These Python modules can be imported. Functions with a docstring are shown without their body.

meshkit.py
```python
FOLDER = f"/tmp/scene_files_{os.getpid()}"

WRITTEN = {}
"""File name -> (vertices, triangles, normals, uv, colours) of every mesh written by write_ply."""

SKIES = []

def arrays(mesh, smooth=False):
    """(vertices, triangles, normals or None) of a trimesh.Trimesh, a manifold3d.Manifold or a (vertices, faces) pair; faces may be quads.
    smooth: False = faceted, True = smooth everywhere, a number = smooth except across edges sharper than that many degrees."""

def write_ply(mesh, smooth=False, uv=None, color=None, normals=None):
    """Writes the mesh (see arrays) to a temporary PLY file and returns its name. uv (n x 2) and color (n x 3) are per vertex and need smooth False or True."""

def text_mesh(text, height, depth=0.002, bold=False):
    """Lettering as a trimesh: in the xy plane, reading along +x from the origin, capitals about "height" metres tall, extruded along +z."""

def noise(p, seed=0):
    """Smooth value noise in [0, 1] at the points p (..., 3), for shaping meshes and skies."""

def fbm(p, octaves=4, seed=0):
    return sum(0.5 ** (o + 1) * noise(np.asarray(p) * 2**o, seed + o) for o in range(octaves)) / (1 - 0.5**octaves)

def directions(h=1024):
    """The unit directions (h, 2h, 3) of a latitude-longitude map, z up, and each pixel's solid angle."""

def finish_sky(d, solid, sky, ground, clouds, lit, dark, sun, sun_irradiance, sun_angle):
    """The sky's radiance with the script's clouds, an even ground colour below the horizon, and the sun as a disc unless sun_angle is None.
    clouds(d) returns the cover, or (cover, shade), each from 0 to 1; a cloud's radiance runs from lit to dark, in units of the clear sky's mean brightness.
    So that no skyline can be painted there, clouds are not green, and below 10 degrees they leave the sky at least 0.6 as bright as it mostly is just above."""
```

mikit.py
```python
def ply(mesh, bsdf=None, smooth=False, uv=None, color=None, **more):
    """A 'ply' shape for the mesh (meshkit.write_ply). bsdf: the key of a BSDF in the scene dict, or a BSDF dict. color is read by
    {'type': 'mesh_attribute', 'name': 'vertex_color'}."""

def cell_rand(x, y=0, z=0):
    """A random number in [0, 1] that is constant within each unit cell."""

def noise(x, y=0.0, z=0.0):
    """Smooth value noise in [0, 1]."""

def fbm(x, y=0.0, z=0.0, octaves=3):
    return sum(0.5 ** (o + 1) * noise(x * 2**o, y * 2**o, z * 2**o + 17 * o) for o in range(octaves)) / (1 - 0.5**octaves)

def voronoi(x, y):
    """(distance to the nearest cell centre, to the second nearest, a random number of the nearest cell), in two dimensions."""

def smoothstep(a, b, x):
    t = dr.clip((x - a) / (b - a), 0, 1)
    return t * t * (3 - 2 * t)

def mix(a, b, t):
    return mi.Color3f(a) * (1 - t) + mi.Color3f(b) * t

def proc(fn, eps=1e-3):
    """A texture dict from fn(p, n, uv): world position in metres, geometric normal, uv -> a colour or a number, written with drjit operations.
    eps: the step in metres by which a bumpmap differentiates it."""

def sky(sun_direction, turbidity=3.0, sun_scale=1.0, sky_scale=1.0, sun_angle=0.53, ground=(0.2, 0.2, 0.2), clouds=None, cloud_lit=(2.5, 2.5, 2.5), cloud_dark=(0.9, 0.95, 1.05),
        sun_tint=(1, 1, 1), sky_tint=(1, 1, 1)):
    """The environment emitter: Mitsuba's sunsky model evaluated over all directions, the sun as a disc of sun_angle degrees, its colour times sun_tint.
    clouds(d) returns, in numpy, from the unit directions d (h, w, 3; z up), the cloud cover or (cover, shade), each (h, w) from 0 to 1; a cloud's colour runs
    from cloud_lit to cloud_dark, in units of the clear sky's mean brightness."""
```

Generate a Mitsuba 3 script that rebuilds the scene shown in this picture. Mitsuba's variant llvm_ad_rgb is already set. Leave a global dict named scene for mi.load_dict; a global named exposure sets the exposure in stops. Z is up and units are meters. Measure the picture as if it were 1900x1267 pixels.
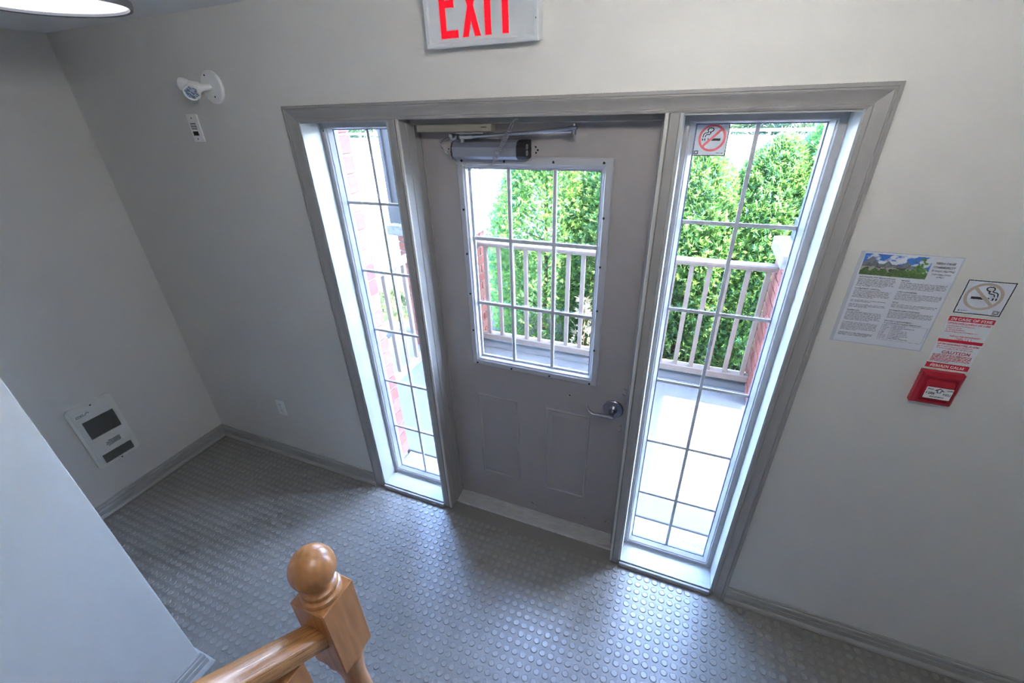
import math, random
import numpy as np, trimesh, drjit as dr, mitsuba as mi, mikit, meshkit
from shapely.geometry import Polygon, LineString, Point, box as sbox
from shapely.ops import unary_union
from shapely import affinity
from mikit import noise, fbm, voronoi, cell_rand, smoothstep, mix
random.seed(7); np.random.seed(7)
RNG = np.random.default_rng(11)
scene, labels = {}, {}
T = mi.ScalarTransform4f

# ---------------------------------------------------------------- camera, sky, lamps, exposure
FOC = 798.4305
CAM = np.array([0.5908, -1.4931, 2.1011]); YAW, PITCH, ROLL = -0.4026, 0.5017, -0.0337
F_ = np.array([math.sin(YAW)*math.cos(PITCH), math.cos(YAW)*math.cos(PITCH), -math.sin(PITCH)])
R_ = np.array([math.cos(YAW), -math.sin(YAW), 0.0]); U_ = np.cross(R_, F_)
UP = -math.sin(ROLL)*R_ + math.cos(ROLL)*U_
scene['camera'] = {'type': 'perspective', 'fov': math.degrees(2*math.atan(950/FOC)), 'fov_axis': 'x', 'near_clip': 0.02,
    'to_world': T().look_at(origin=CAM.tolist(), target=(CAM+F_).tolist(), up=UP.tolist())}
exposure = 2.55
SUN = np.array([0.52, 0.0, 1.06])
scene['sky'] = mikit.sky(SUN, turbidity=3.5, sun_scale=9.0, sky_scale=44.0, ground=(0.3, 0.3, 0.3), sky_tint=(1.03, 0.99, .97), sun_tint=(1, .97, .92))
LAMP_BACK = 10.0      # ceiling light over the stairs, behind the camera
LAMP_FRONT = .17      # ceiling light in the picture

# ---------------------------------------------------------------- helpers
def add(key, mesh, mat, smooth=False, **kw):
    scene[key] = mikit.ply(mesh, mat, smooth=smooth, **{k: v for k, v in kw.items() if k in ('color', 'emitter')})
    return key
def lab(key, label=None, cat=None, group=None, kind=None):
    d = {}
    if label: d['label'] = label
    if cat: d['category'] = cat
    if group: d['group'] = group
    if kind: d['kind'] = kind
    labels[key] = d
COUNT = {}
def num(base):
    n = COUNT.get(base, 0); COUNT[base] = n+1
    return base if n == 0 else f'{base}_{n:03d}'
def part(parent, name, mesh, mat, smooth=False, label=None, kind=None, **kw):
    key = num(f'{parent}__{name}')
    add(key, mesh, mat, smooth, **kw)
    if label or kind: lab(key, label, kind=kind)
    return key
cat = trimesh.util.concatenate
def bx(x0, x1, y0, y1, z0, z1, b=0.0):
    x0, x1 = min(x0, x1), max(x0, x1); y0, y1 = min(y0, y1), max(y0, y1); z0, z1 = min(z0, z1), max(z0, z1)
    if b <= 0:
        m = trimesh.creation.box((x1-x0, y1-y0, z1-z0)); m.apply_translation(((x0+x1)/2, (y0+y1)/2, (z0+z1)/2)); return m
    P = []
    for i in (0, 1):
        for j in (0, 1):
            for k in (0, 1):
                c = [(x0, x1)[i], (y0, y1)[j], (z0, z1)[k]]; s = [1-2*i, 1-2*j, 1-2*k]
                for a in range(3):
                    P.append([c[t] + (0 if t == a else s[t]*b) for t in range(3)])
    return trimesh.convex.convex_hull(np.array(P))
def sweep(path, prof, fn, closed=False):
    """profile (u, w) swept along a 2D path with mitres; u is measured to the left of the path; fn maps (a, b, w) to 3D"""
    path = np.array(path, float); n = len(path); prof = np.array(prof, float); k = len(prof)
    rows = []
    for i in range(n):
        d0 = path[i]-path[i-1] if (i > 0 or closed) else None
        d1 = path[(i+1) % n]-path[i] if (i < n-1 or closed) else None
        if d0 is None: d0 = d1
        if d1 is None: d1 = d0
        d0 = d0/np.linalg.norm(d0); d1 = d1/np.linalg.norm(d1)
        n0 = np.array([-d0[1], d0[0]]); n1 = np.array([-d1[1], d1[0]])
        m = (n0+n1)/(1+n0@n1)
        rows.append([fn(*(path[i]+m*u), w) for u, w in prof])
    V = np.array(rows).reshape(-1, 3); Fc = []
    for i in range(n if closed else n-1):
        j = (i+1) % n
        for a in range(k):
            b = (a+1) % k
            Fc += [[i*k+a, j*k+a, j*k+b], [i*k+a, j*k+b, i*k+b]]
    if not closed:
        v2, tri = trimesh.creation.triangulate_polygon(Polygon(prof), engine='earcut')
        idx = [int(np.argmin(((prof-q)**2).sum(1))) for q in v2]
        for a, b, c in tri:
            Fc += [[idx[a], idx[c], idx[b]], [(n-1)*k+idx[a], (n-1)*k+idx[b], (n-1)*k+idx[c]]]
    m = trimesh.Trimesh(V, np.array(Fc), process=False); m.fix_normals(); return m
XZ = lambda y0=0.0: (lambda a, b, w: (a, y0-w, b))       # plane of the back wall; w towards the room
XY = lambda z0=0.0: (lambda a, b, w: (a, b, z0+w))
def ext(poly, fn, d, w0=0.0):
    """extrude a shapely polygon (2D a, b) by d along w, mapped by fn"""
    ms = []
    for g in getattr(poly, 'geoms', [poly]):
        if g.is_empty or g.geom_type != 'Polygon': continue
        m = trimesh.creation.extrude_polygon(g, d, engine='earcut')
        v = m.vertices; m = trimesh.Trimesh(np.array([fn(a, b, w+w0) for a, b, w in v]), m.faces, process=False); ms.append(m)
    m = cat(ms); m.fix_normals(); return m
def lathe(prof, c, n=40):
    m = trimesh.creation.revolve(np.array(prof, float), sections=n); m.merge_vertices(); m.fix_normals()
    if m.volume < 0: m.invert()
    m.apply_translation(c); return m
def tube(pts, r, n=10, caps=True):
    p = np.array(pts, float); r = np.broadcast_to(r, (len(p),))
    t = np.gradient(p, axis=0); t /= np.linalg.norm(t, axis=1, keepdims=True)
    ref = np.array([0, 0, 1.0]) if abs(t[0][2]) < .9 else np.array([1.0, 0, 0])
    a = np.cross(t[0], ref); a /= np.linalg.norm(a); rows = []
    for i in range(len(p)):
        a = a - t[i]*(a@t[i]); a /= np.linalg.norm(a); b = np.cross(t[i], a)
        ang = np.arange(n)*2*np.pi/n
        rows.append(p[i]+r[i]*(np.cos(ang)[:, None]*a+np.sin(ang)[:, None]*b))
    V = np.vstack(rows+[p[:1], p[-1:]]); F = []
    for i in range(len(p)-1):
        for j in range(n):
            q = (j+1) % n
            F += [[i*n+j, i*n+q, (i+1)*n+q], [i*n+j, (i+1)*n+q, (i+1)*n+j]]
    if caps:
        s, e = len(p)*n, len(p)*n+1; l = (len(p)-1)*n
        for j in range(n):
            q = (j+1) % n; F += [[s, q, j], [e, l+j, l+q]]
    m = trimesh.Trimesh(V, np.array(F), process=False); m.fix_normals(); return m
def cyl(p0, p1, r, n=24): return tube([p0, (np.array(p0)+np.array(p1))/2, p1], r, n)
def text(s, h, x, z, y=0.0, depth=.0004, bold=False, width=None, center=False, mirror=False, italic=0):
    m = meshkit.text_mesh(s, h, depth, bold); v = m.vertices.copy()
    w = v[:, 0].max()-v[:, 0].min(); v[:, 0] -= v[:, 0].min()
    if width: v[:, 0] *= width/w; w = width
    v[:, 0] += italic*v[:, 1]
    if mirror: v[:, 0] = w-v[:, 0]
    if center: v[:, 0] -= w/2
    m = trimesh.Trimesh(np.stack([x+v[:, 0], y-v[:, 2], z+v[:, 1]], 1), m.faces, process=False); return m

# ---------------------------------------------------------------- materials
def mat(name, color, rough=.5, spec=.5, metal=0.0, coat=0.0, coat_gloss=.9, bump=None, bscale=1.0, eps=1e-3, sheen=0):
    if callable(color): c = mikit.proc(color)
    else: c = {'type': 'rgb', 'value': list(color)}
    d = {'type': 'principled', 'base_color': c, 'roughness': rough if not callable(rough) else mikit.proc(rough), 'specular': spec, 'metallic': metal}
    if coat: d['clearcoat'] = coat; d['clearcoat_gloss'] = coat_gloss
    if bump is not None:
        d = {'type': 'bumpmap', 'arbitrary': mikit.proc(bump, eps), 'scale': bscale, 'bsdf': d}
    scene[name] = {'type': 'twosided', 'bsdf': d}
    return name
WALL = mat('m_wall', lambda p, n, uv: mix((.725, .705, .665), (.70, .68, .64), fbm(p.x*3, p.y*3, p.z*3)), .55, .35,
           bump=lambda p, n, uv: fbm(p.x*170, p.y*170, p.z*170, 2), bscale=.0006)
STUBW = 'm_wall'
CEIL = mat('m_ceiling', (.66, .67, .67), .8, .2)
TRIM = mat('m_trim', lambda p, n, uv: mix((.30, .287, .275), (.265, .252, .243), fbm(p.x*18, p.y*18, p.z*6)), .38, .45)
BASEB = mat('m_baseboard', lambda p, n, uv: mix((.37, .36, .335), (.32, .315, .295), fbm(p.x*12, p.y*12, p.z*40)), .42, .4)
WHITE = mat('m_white_paint', (.40, .405, .395), .35, .5)
VINYL = mat('m_vinyl', (.52, .53, .54), .3, .5)
GASKET = mat('m_gasket', (.16, .19, .27), .5, .4)
SASH = mat('m_sash_grey', (.34, .335, .34), .4, .5)
DARK = mat('m_dark', (.015, .015, .017), .6, .3)
def door_col(p, n, uv):
    base = mix((.335, .305, .30), (.315, .29, .287), fbm(p.x*5, p.y*5, p.z*3))
    chip = smoothstep(.80, .86, noise(p.x*95, 3.0, p.z*150)) * smoothstep(.55, .75, noise(p.x*14, 9.0, p.z*24)) * smoothstep(.17, .10, p.z) * smoothstep(-.12, .0, p.x)
    return mix(base, (.10, .085, .075), chip*.9)
DOOR = mat('m_door', door_col, .36, .5)
LITE = mat('m_lite_frame', (.44, .44, .47), .35, .5)
CLOSER = mat('m_closer', (.25, .26, .31), .38, .5, metal=.55)
STEEL = mat('m_steel', (.45, .45, .47), .28, .5, metal=1.0)
PEWTER = mat('m_pewter', (.30, .30, .34), .3, .5, metal=1.0)
ALU = mat('m_threshold', lambda p, n, uv: mix((.60, .585, .57), (.46, .45, .44), fbm(p.x*30, p.y*60, 0)), .45, .5, metal=.2)
BEIGE = mat('m_beige_block', (.22, .205, .165), .5, .4)
def floor_col(p, n, uv):
    w = fbm(p.x*2.2, p.y*2.2, 1.0)
    return mix((.175, .165, .148), (.215, .203, .185), w)
RUBBER = mat('m_rubber', floor_col, .30, 1.0)
STUDM = mat('m_stud', lambda p, n, uv: floor_col(p, n, uv)*1.10, .28, 1.0)
BASEM = mat('m_rubber_base', lambda p, n, uv: floor_col(p, n, uv)*.93, .36, .9)
def oak(p, n, uv):
    u = p.x*1.0; v = p.y*1.0; w = p.z
    g = fbm(u*120+fbm(w*6, v*6, u*6)*2, v*120, w*9)
    ring = .5+.5*dr.sin((u*1.3+v*.9)*260+fbm(u*18, v*18, w*5)*9)
    c = mix((.33, .135, .045), (.45, .205, .078), g)
    return mix(c, (.22, .08, .026), ring*.35*noise(u*40, v*40, w*3))
OAK = mat('m_oak', oak, .32, .5, coat=.9, coat_gloss=.93)
def oak_rail(p, n, uv):
    s = p.z+p.y*.86; g = fbm(p.x*190, s*190, p.y*7)
    pore = smoothstep(.62, .74, noise(p.x*620, s*620, p.y*16))
    return mix(mix((.30, .13, .045), (.44, .22, .085), g), (.13, .055, .022), pore*.6)
OAKR = mat('m_oak_rail', oak_rail, .36, .5, coat=.9, coat_gloss=.88,
           bump=lambda p, n, uv: noise(p.x*620, (p.z+p.y*.86)*620, p.y*16), bscale=.0004)
PLAST = mat('m_white_plastic', (.88, .88, .86), .35, .5)
PAPER = mat('m_paper', (.72, .74, .80), .4, .4)
FILM = mat('m_film', (.55, .57, .62), .2, .5)
INK = mat('m_ink', (.03, .03, .035), .5, .4)
GREYINK = mat('m_grey_ink', (.22, .22, .25), .5, .4)
REDP = mat('m_red_paint', (.27, .008, .018), .33, .5)
REDI = mat('m_red_ink', (.50, .02, .04), .45, .4)
PINKR = mat('m_faded_red', (.80, .18, .20), .45, .4)
TAN = mat('m_tan_ink', (.50, .42, .34), .5, .4)
SIGNG = mat('m_sign_housing', (.68, .71, .73), .4, .5)
HEAT = mat('m_heater', (.80, .80, .75), .4, .5)
THERM = mat('m_thermostat', (.27, .28, .28), .45, .4)
LOUV = mat('m_louvre', (.13, .13, .12), .4, .5)
CONC = mat('m_concrete', lambda p, n, uv: mix((.15, .15, .15), (.128, .128, .132), fbm(p.x*5, p.y*5, p.z*5)), .8, .2)
ROUGHC = mat('m_pebble', lambda p, n, uv: mix((.27, .27, .26), (.15, .15, .15), smoothstep(.3, .8, noise(p.x*260, p.y*260, p.z*260))), .85, .2,
             bump=lambda p, n, uv: noise(p.x*90, p.y*90, p.z*90), bscale=.006)
MORTAR = mat('m_mortar', (.19, .18, .17), .9, .1)
BRICKS = [mat(f'm_brick_{i}', (lambda c: (lambda p, n, uv: mix(c, tuple(.8*x for x in c), fbm(p.x*40, p.y*40, p.z*40))))(c), .8, .2)
          for i, c in enumerate([(.25, .092, .072), (.28, .11, .085), (.225, .08, .065), (.26, .12, .098)])]
STONE = mat('m_cap_stone', lambda p, n, uv: mix((.20, .20, .21), (.13, .13, .145), smoothstep(.45, .75, fbm(p.x*26, p.y*26, p.z*26))), .7, .3)
RAILP = mat('m_porch_rail', (.225, .18, .152), .5, .4)
COLP = mat('m_column', (.070, .070, .076), .5, .4)
GRASS = mat('m_lawn', lambda p, n, uv: mix((.040, .062, .015), (.070, .085, .028), fbm(p.x*6, p.y*6, 0)), .9, .1)
MULCH = mat('m_mulch', lambda p, n, uv: mix((.10, .075, .065), (.05, .04, .04), noise(p.x*60, p.y*60, 0)), .9, .1)
ROAD = mat('m_road', lambda p, n, uv: mix((.62, .62, .62), (.56, .56, .57), fbm(p.x*.6, p.y*2.0, 0)), .9, .1)
RAILING_FAR = mat('m_guard_rail', (.42, .44, .47), .6, .4)
BARK = mat('m_bark', (.16, .11, .08), .9, .1)
SOFFIT = mat('m_soffit', (.62, .62, .62), .7, .2)
scene['m_leaf'] = {'type': 'principledthin', 'base_color': {'type': 'mesh_attribute', 'name': 'vertex_color'}, 'roughness': .5, 'diff_trans': .7, 'spec_trans': 0.0}
scene['m_glass'] = {'type': 'thindielectric', 'int_ior': 1.5, 'ext_ior': 1.0}
scene['m_lamp_glass'] = {'type': 'twosided', 'bsdf': {'type': 'diffuse', 'reflectance': {'type': 'rgb', 'value': [.8, .8, .8]}}}
def emit(L): return {'type': 'area', 'radiance': {'type': 'rgb', 'value': [float(x) for x in np.broadcast_to(L, 3)]}}

# ================================================================= THE ROOM
XL, XR, ZC, YB = -2.417, 2.72, 2.470, -4.2
OX, ZT, CW = .957, 2.067, .058           # opening half width, its top, casing width
# floor with raised round studs
add('floor', bx(XL-.1, XR+.1, YB, .199, -.12, 0), BASEM); lab('floor', 'dark brown grey rubber floor with raised round studs', 'floor', kind='structure')
def stud():
    n = 18; a = np.arange(n)*2*np.pi/n; rings = [(.0148, -.0005), (.0146, .0012), (.0132, .0030), (.0116, .0030), (.0106, .0018)]
    V = [[r*math.cos(t), r*math.sin(t), z] for r, z in rings for t in a]+[[0, 0, .0018]]; F = []
    for i in range(len(rings)-1):
        for j in range(n):
            q = (j+1) % n; F += [[i*n+j, i*n+q, (i+1)*n+q], [i*n+j, (i+1)*n+q, (i+1)*n+j]]
    l = (len(rings)-1)*n
    for j in range(n): F.append([l+j, l+(j+1) % n, len(V)-1])
    return np.array(V), np.array(F)
SV, SF = stud()
STUD = mikit.ply((SV, SF), STUDM, smooth=25)
def visible(P):
    d = np.asarray(P)-CAM; z = d@F_; Rr = np.cos(ROLL)*R_+np.sin(ROLL)*U_
    return z > .05 and abs(d@Rr) < z*950/FOC*1.01 and abs(d@UP) < z*634/FOC*1.01
pts = []
for i in range(-36, 80):
    for j in range(-8, 28):
        x, y = -1.054+.03815*i, -1.0065+.0384*j
        if XL+.04 < x < XR-.04 and -1.7 < y < -.042 and not (x < -1.02 and x > -1.22 and y < -1.09) and not (abs(x+.014) < .06 and -1.23 < y < -1.06) and not (y < -1.16 and x > -.05): pts.append((x, y))
def covered(q):      # behind the stub wall, the newel and the rail, as the camera sees it
    X, Y = q; t = (-1.121-Y)/(CAM[1]-Y) if Y > -1.121 else -1
    s = (-1.069-X)/(CAM[0]-X) if X < -1.069 else -1
    return X < -1.069 and Y+s*(CAM[1]-Y) < -1.121
vis = sorted([q for q in pts if visible((q[0], q[1], 0)) and not covered(q)], key=lambda q: (q[0]-CAM[0])**2+(q[1]-CAM[1])**2)
near = vis[:300]; nearset = set(near)
for x, y in near:
    scene[num('floor__stud')] = {**STUD, 'to_world': T().translate([x, y, 0])}
rest = [q for q in pts if q not in nearset]
V = np.vstack([SV+[x, y, 0] for x, y in rest]); Fs = np.vstack([SF+len(SV)*k for k in range(len(rest))])
add('floor__studs', (V, Fs), STUDM, 25); lab('floor__studs', kind='stuff')

# walls
def wallbox(key, m, label, mt=WALL): add(key, m, mt); lab(key, label, 'wall', kind='structure')
wallbox('wall_back', cat([bx(XL-.1, -OX-.018, 0, .2, 0, ZC), bx(OX+.018, XR+.1, 0, .2, 0, ZC), bx(-OX-.018, OX+.018, 0, .2, ZT+.018, ZC)]), 'warm grey painted wall around the entrance door')
wallbox('wall_left', bx(XL-.12, XL, YB, 0, 0, ZC), 'grey painted side wall with the wall heater')
wallbox('wall_right', bx(XR, XR+.12, YB, 0, 0, ZC), 'grey painted wall to the right of the entrance')
wallbox('wall_rear', bx(XL-.1, XR+.1, YB-.12, YB, 0, ZC), 'grey painted wall behind the stairs')
wallbox('wall_stairwell', bx(-1.20, -1.069, YB, -1.121, 0, ZC, .002), 'pale wall end in the lower left foreground')
add('ceiling', bx(XL-.1, XR+.1, YB-.1, .2, ZC, ZC+.15), CEIL); lab('ceiling', 'pale grey ceiling around the round ceiling light', 'ceiling', kind='structure')
# baseboards: (t, z) profile; board and shoe
BB = [(0, 0), (.012, 0), (.012, .044), (.0095, .048), (.0095, .060), (.012, .064), (.0105, .072), (.006, .076), (.006, .084), (.003, .088), (0, .088)]
SH = [(.012, 0), (.026, 0), (.0255, .006), (.022, .013), (.017, .0175), (.012, .019)]
def baseboard(key, path, label):
    part(key, 'board', sweep(path, BB, XY()), BASEB, 20); part(key, 'shoe_moulding', sweep(path, SH, XY()), BASEB, 30)
    lab(key, label, 'baseboard', kind='structure')
baseboard('baseboard_left', [(XL, 0), (XL, YB)], 'taupe baseboard along the left wall below the heater')
# paths run with the room on their left
baseboard('baseboard_back_left', [(-OX-CW+.001, 0), (XL, 0)], 'short taupe baseboard between the left corner and the left sidelight')
baseboard('baseboard_back_right', [(XR, 0), (OX+CW-.001, 0)], 'taupe baseboard to the right of the right sidelight')
baseboard('baseboard_stairwell', [(-1.20, -1.1212), (-1.069, -1.1212), (-1.069, YB)], 'pale baseboard around the wall end in the lower left corner')

# casing around door and sidelights
CP = [(0, 0), (0, .007), (.006, .009), (.010, .009), (.012, .0065), (.020, .0075), (.030, .011), (.036, .015), (.042, .0165), (.044, .0145), (.047, .0145), (.049, .017), (CW, .017), (CW, 0)]
cp = [(-OX, 0), (-OX, ZT), (OX, ZT), (OX, 0)]
def casing(a, b, cut0, cut1):
    return sweep(cp[a:b+1], CP, XZ())
# three mitred pieces
def casing_piece(i):
    ext_ = .0
    full = []
    P = np.array(cp, float)
    a, b = P[i], P[i+1]; d = (b-a)/np.linalg.norm(b-a); nrm = np.array([-d[1], d[0]])
    V = []
    for u, w in CP:
        s0 = -u if i > 0 else 0; s1 = u if i < 2 else 0
        for base, s in ((a, s0), (b, s1)):
            q = base+nrm*u+d*s; V.append((q[0], -w, q[1]))
    k = len(CP); Fc = []
    for j in range(k):
        q = (j+1) % k; Fc += [[2*j, 2*j+1, 2*q+1], [2*j, 2*q+1, 2*q]]
    v2, tri = trimesh.creation.triangulate_polygon(Polygon(CP), engine='earcut')
    idx = [int(np.argmin(((np.array(CP)-q)**2).sum(1))) for q in v2]
    for x, y, z in tri: Fc += [[2*idx[x], 2*idx[z], 2*idx[y]], [2*idx[x]+1, 2*idx[y]+1, 2*idx[z]+1]]
    m = trimesh.Trimesh(np.array(V), np.array(Fc), process=False); m.fix_normals(); return m
for i, nm in enumerate(('leg', 'head', 'leg')): part('trim_1', nm, casing_piece(i), TRIM, 20)
lab('trim_1', 'moulded taupe casing framing the door and both sidelights', 'casing', kind='structure')

# posts between door and sidelights, door jambs, head jamb
PX0, PX1 = .466, .514
for s, nm in ((-1, 'trim_2'), (1, 'trim_3')):
    X = lambda a, b: (s*a, s*b)
    part(nm, 'post', bx(*X(PX0+.004, PX1), 0, .20, 0, ZT+.015), TRIM)
    part(nm, 'cover_strip', bx(*X(PX0+.017, PX1-.003), -.012, .0005, .012 if s < 0 else .005, ZT+.002, .002), TRIM)
    part(nm, 'edge_strip', bx(*X(PX0+.003, PX0+.0145), -.010, .0005, .006, ZT+.002, .0015), mat('m_edge', (.52, .5, .47), .4) if s < 0 else 'm_edge')
    part(nm, 'stop', bx(*X(PX0-(.0 if s < 0 else .012), PX0+.006), .085, .131, .0, ZT-.018, .002), TRIM)
    part(nm, 'stop', bx(*X(PX0+.0005, PX0+.008), .040, .084, .0, ZT-.010, .002), TRIM)
    part(nm, 'white_edge', bx(*X(PX1-.003, PX1+.008), -.008, .09, .03, ZT, .001), WHITE, label='white strip on the sidelight side')
    lab(nm, ('taupe post between the left sidelight and the door' if s < 0 else 'taupe post between the door and the right sidelight'), 'door post', kind='structure')
part('trim_4', 'head_board', bx(-OX, OX, .0, .2, ZT, ZT+.018), TRIM)
part('trim_4', 'stop', bx(-PX0, PX0, .060, .131, 2.046, ZT+.001, .002), TRIM)
lab('trim_4', 'taupe head jamb over the door', 'head jamb', kind='structure')

# ================================================================= DOOR
D = 'door_1'
dx0, dx1, dz0, dz1, dy = -.476, .462, .0228, 2.050, .135
LX0, LX1, LZ0, LZ1 = -.314, .309, .974, 1.931
hole = sbox(LX0+.02, LZ0+.02, LX1-.02, LZ1-.02)
slab = ext(sbox(dx0, dz0, dx1, dz1).difference(hole), lambda a, b, w: (a, dy+w, b), .044)
part(D, 'slab', slab, DOOR)
fr = [(.0, 0), (.0, .006), (.004, .010), (.022, .0115), (.026, .011), (.030, .007), (.036, .004), (.040, -.012), (.046, -.014), (.046, -.03), (0.006, -.03)]
rect = lambda x0, x1, z0, z1: [(x0, z0), (x1, z0), (x1, z1), (x0, z1)]
LF = part(D, 'window_frame', sweep(rect(LX0, LX1, LZ0, LZ1), fr, XZ(dy), True), LITE, 15)
gx0, gx1, gz0, gz1 = LX0+.044, LX1-.044, LZ0+.044, LZ1-.044
part(D, 'gasket', sweep(rect(gx0-.004, gx1+.004, gz0-.004, gz1+.004), [(0, 0), (.008, 0), (.008, -.004), (0, -.004)], XZ(dy+.0155), True), GASKET)
part(D, 'pane', bx(gx0, gx1, dy+.026, dy+.026+.0001, gz0, gz1) if False else trimesh.Trimesh([[gx0, dy+.024, gz0], [gx1, dy+.024, gz0], [gx1, dy+.024, gz1], [gx0, dy+.024, gz1]], [[0, 1, 2], [0, 2, 3]]), 'm_glass')
for k in (1, 2):
    x = -.003+(-.096, .093)[k-1]; z = (1.302, 1.604)[k-1]
    part(D, 'muntin', bx(x-.008, x+.008, dy+.010, dy+.020, gz0, gz1, .0025), VINYL)
    part(D, 'muntin', bx(gx0, gx1, dy+.0105, dy+.0195, z-.008, z+.008, .0025), VINYL)
SCREW = mikit.ply(cyl((0, 0, 0), (0, -.0012, 0), .0045, 12), DARK)
for x, z in [(-.289, 1.916), (-.106, 1.915), (.09, 1.915), (.276, 1.915), (.288, 1.725), (.288, 1.536), (.288, 1.348), (.288, 1.161), (.276, .985), (.086, .985), (-.106, .985), (-.289, .985), (-.298, 1.164), (-.298, 1.351), (-.298, 1.538), (-.298, 1.727)]:
    scene[num(LF+'__screw')] = {**SCREW, 'to_world': T().translate([x*.995, dy-.0112, z])}
pr = [(0, 0), (.002, .003), (.006, .0045), (.010, .003), (.013, .0005), (.016, .0002), (.019, .0012), (.036, .0042), (.036, -.003), (0, -.003)]
for x0, x1 in ((-.306, -.077), (.067, .290)):
    ring = sweep(rect(x0, x1, .238, .791), pr, XZ(dy), True)
    fld = bx(x0+.0355, x1-.0355, dy-.0042, dy+.002, .238+.0355, .791-.0355)
    part(D, 'panel', cat([ring, fld]), DOOR)
RV = lathe([(0, .004), (.004, .0037), (.0075, .002), (.009, 0), (0.0, 0)][::-1], (0, 0, 0), 16); RV.apply_transform(trimesh.transformations.rotation_matrix(math.pi/2, [1, 0, 0]))
RVD = mikit.ply(RV, DOOR, smooth=40)
for x, z in ((.431, .986), (.432, .957), (.428, .778), (.430, .752)):
    scene[num(D+'__bolt_head')] = {**RVD, 'to_world': T().translate([x, dy, z])}
rz = trimesh.transformations.rotation_matrix(math.pi/2, [1, 0, 0])
rose = lathe([(0, .0), (.047, 0), (.047, .006), (.043, .0105), (.030, .0125), (.022, .0125), (.0135, .020), (.0125, .052), (0, .052)], (0, 0, 0), 48); rose.apply_transform(rz); rose.apply_translation((.391, dy, .867))
H = part(D, 'handle', rose, PEWTER, 35, label='pewter lever handle on a round rose')
lv = []
path = [(.402, .066, .866), (.385, .069, .866), (.35, .070, .864), (.32, .070, .862), (.302, .071, .866), (.290, .074, .876), (.280, .078, .892), (.276, .080, .899)]
hw = [.012, .0135, .013, .012, .0115, .0105, .008, .003]
secs = []
for (x, y, z), w in zip(path, hw):
    secs.append([x, y, z, w])
secs = np.array(secs); tt = np.gradient(secs[:, :3], axis=0); tt /= np.linalg.norm(tt, axis=1, keepdims=True)
Vv, Fv, n = [], [], 14
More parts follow.
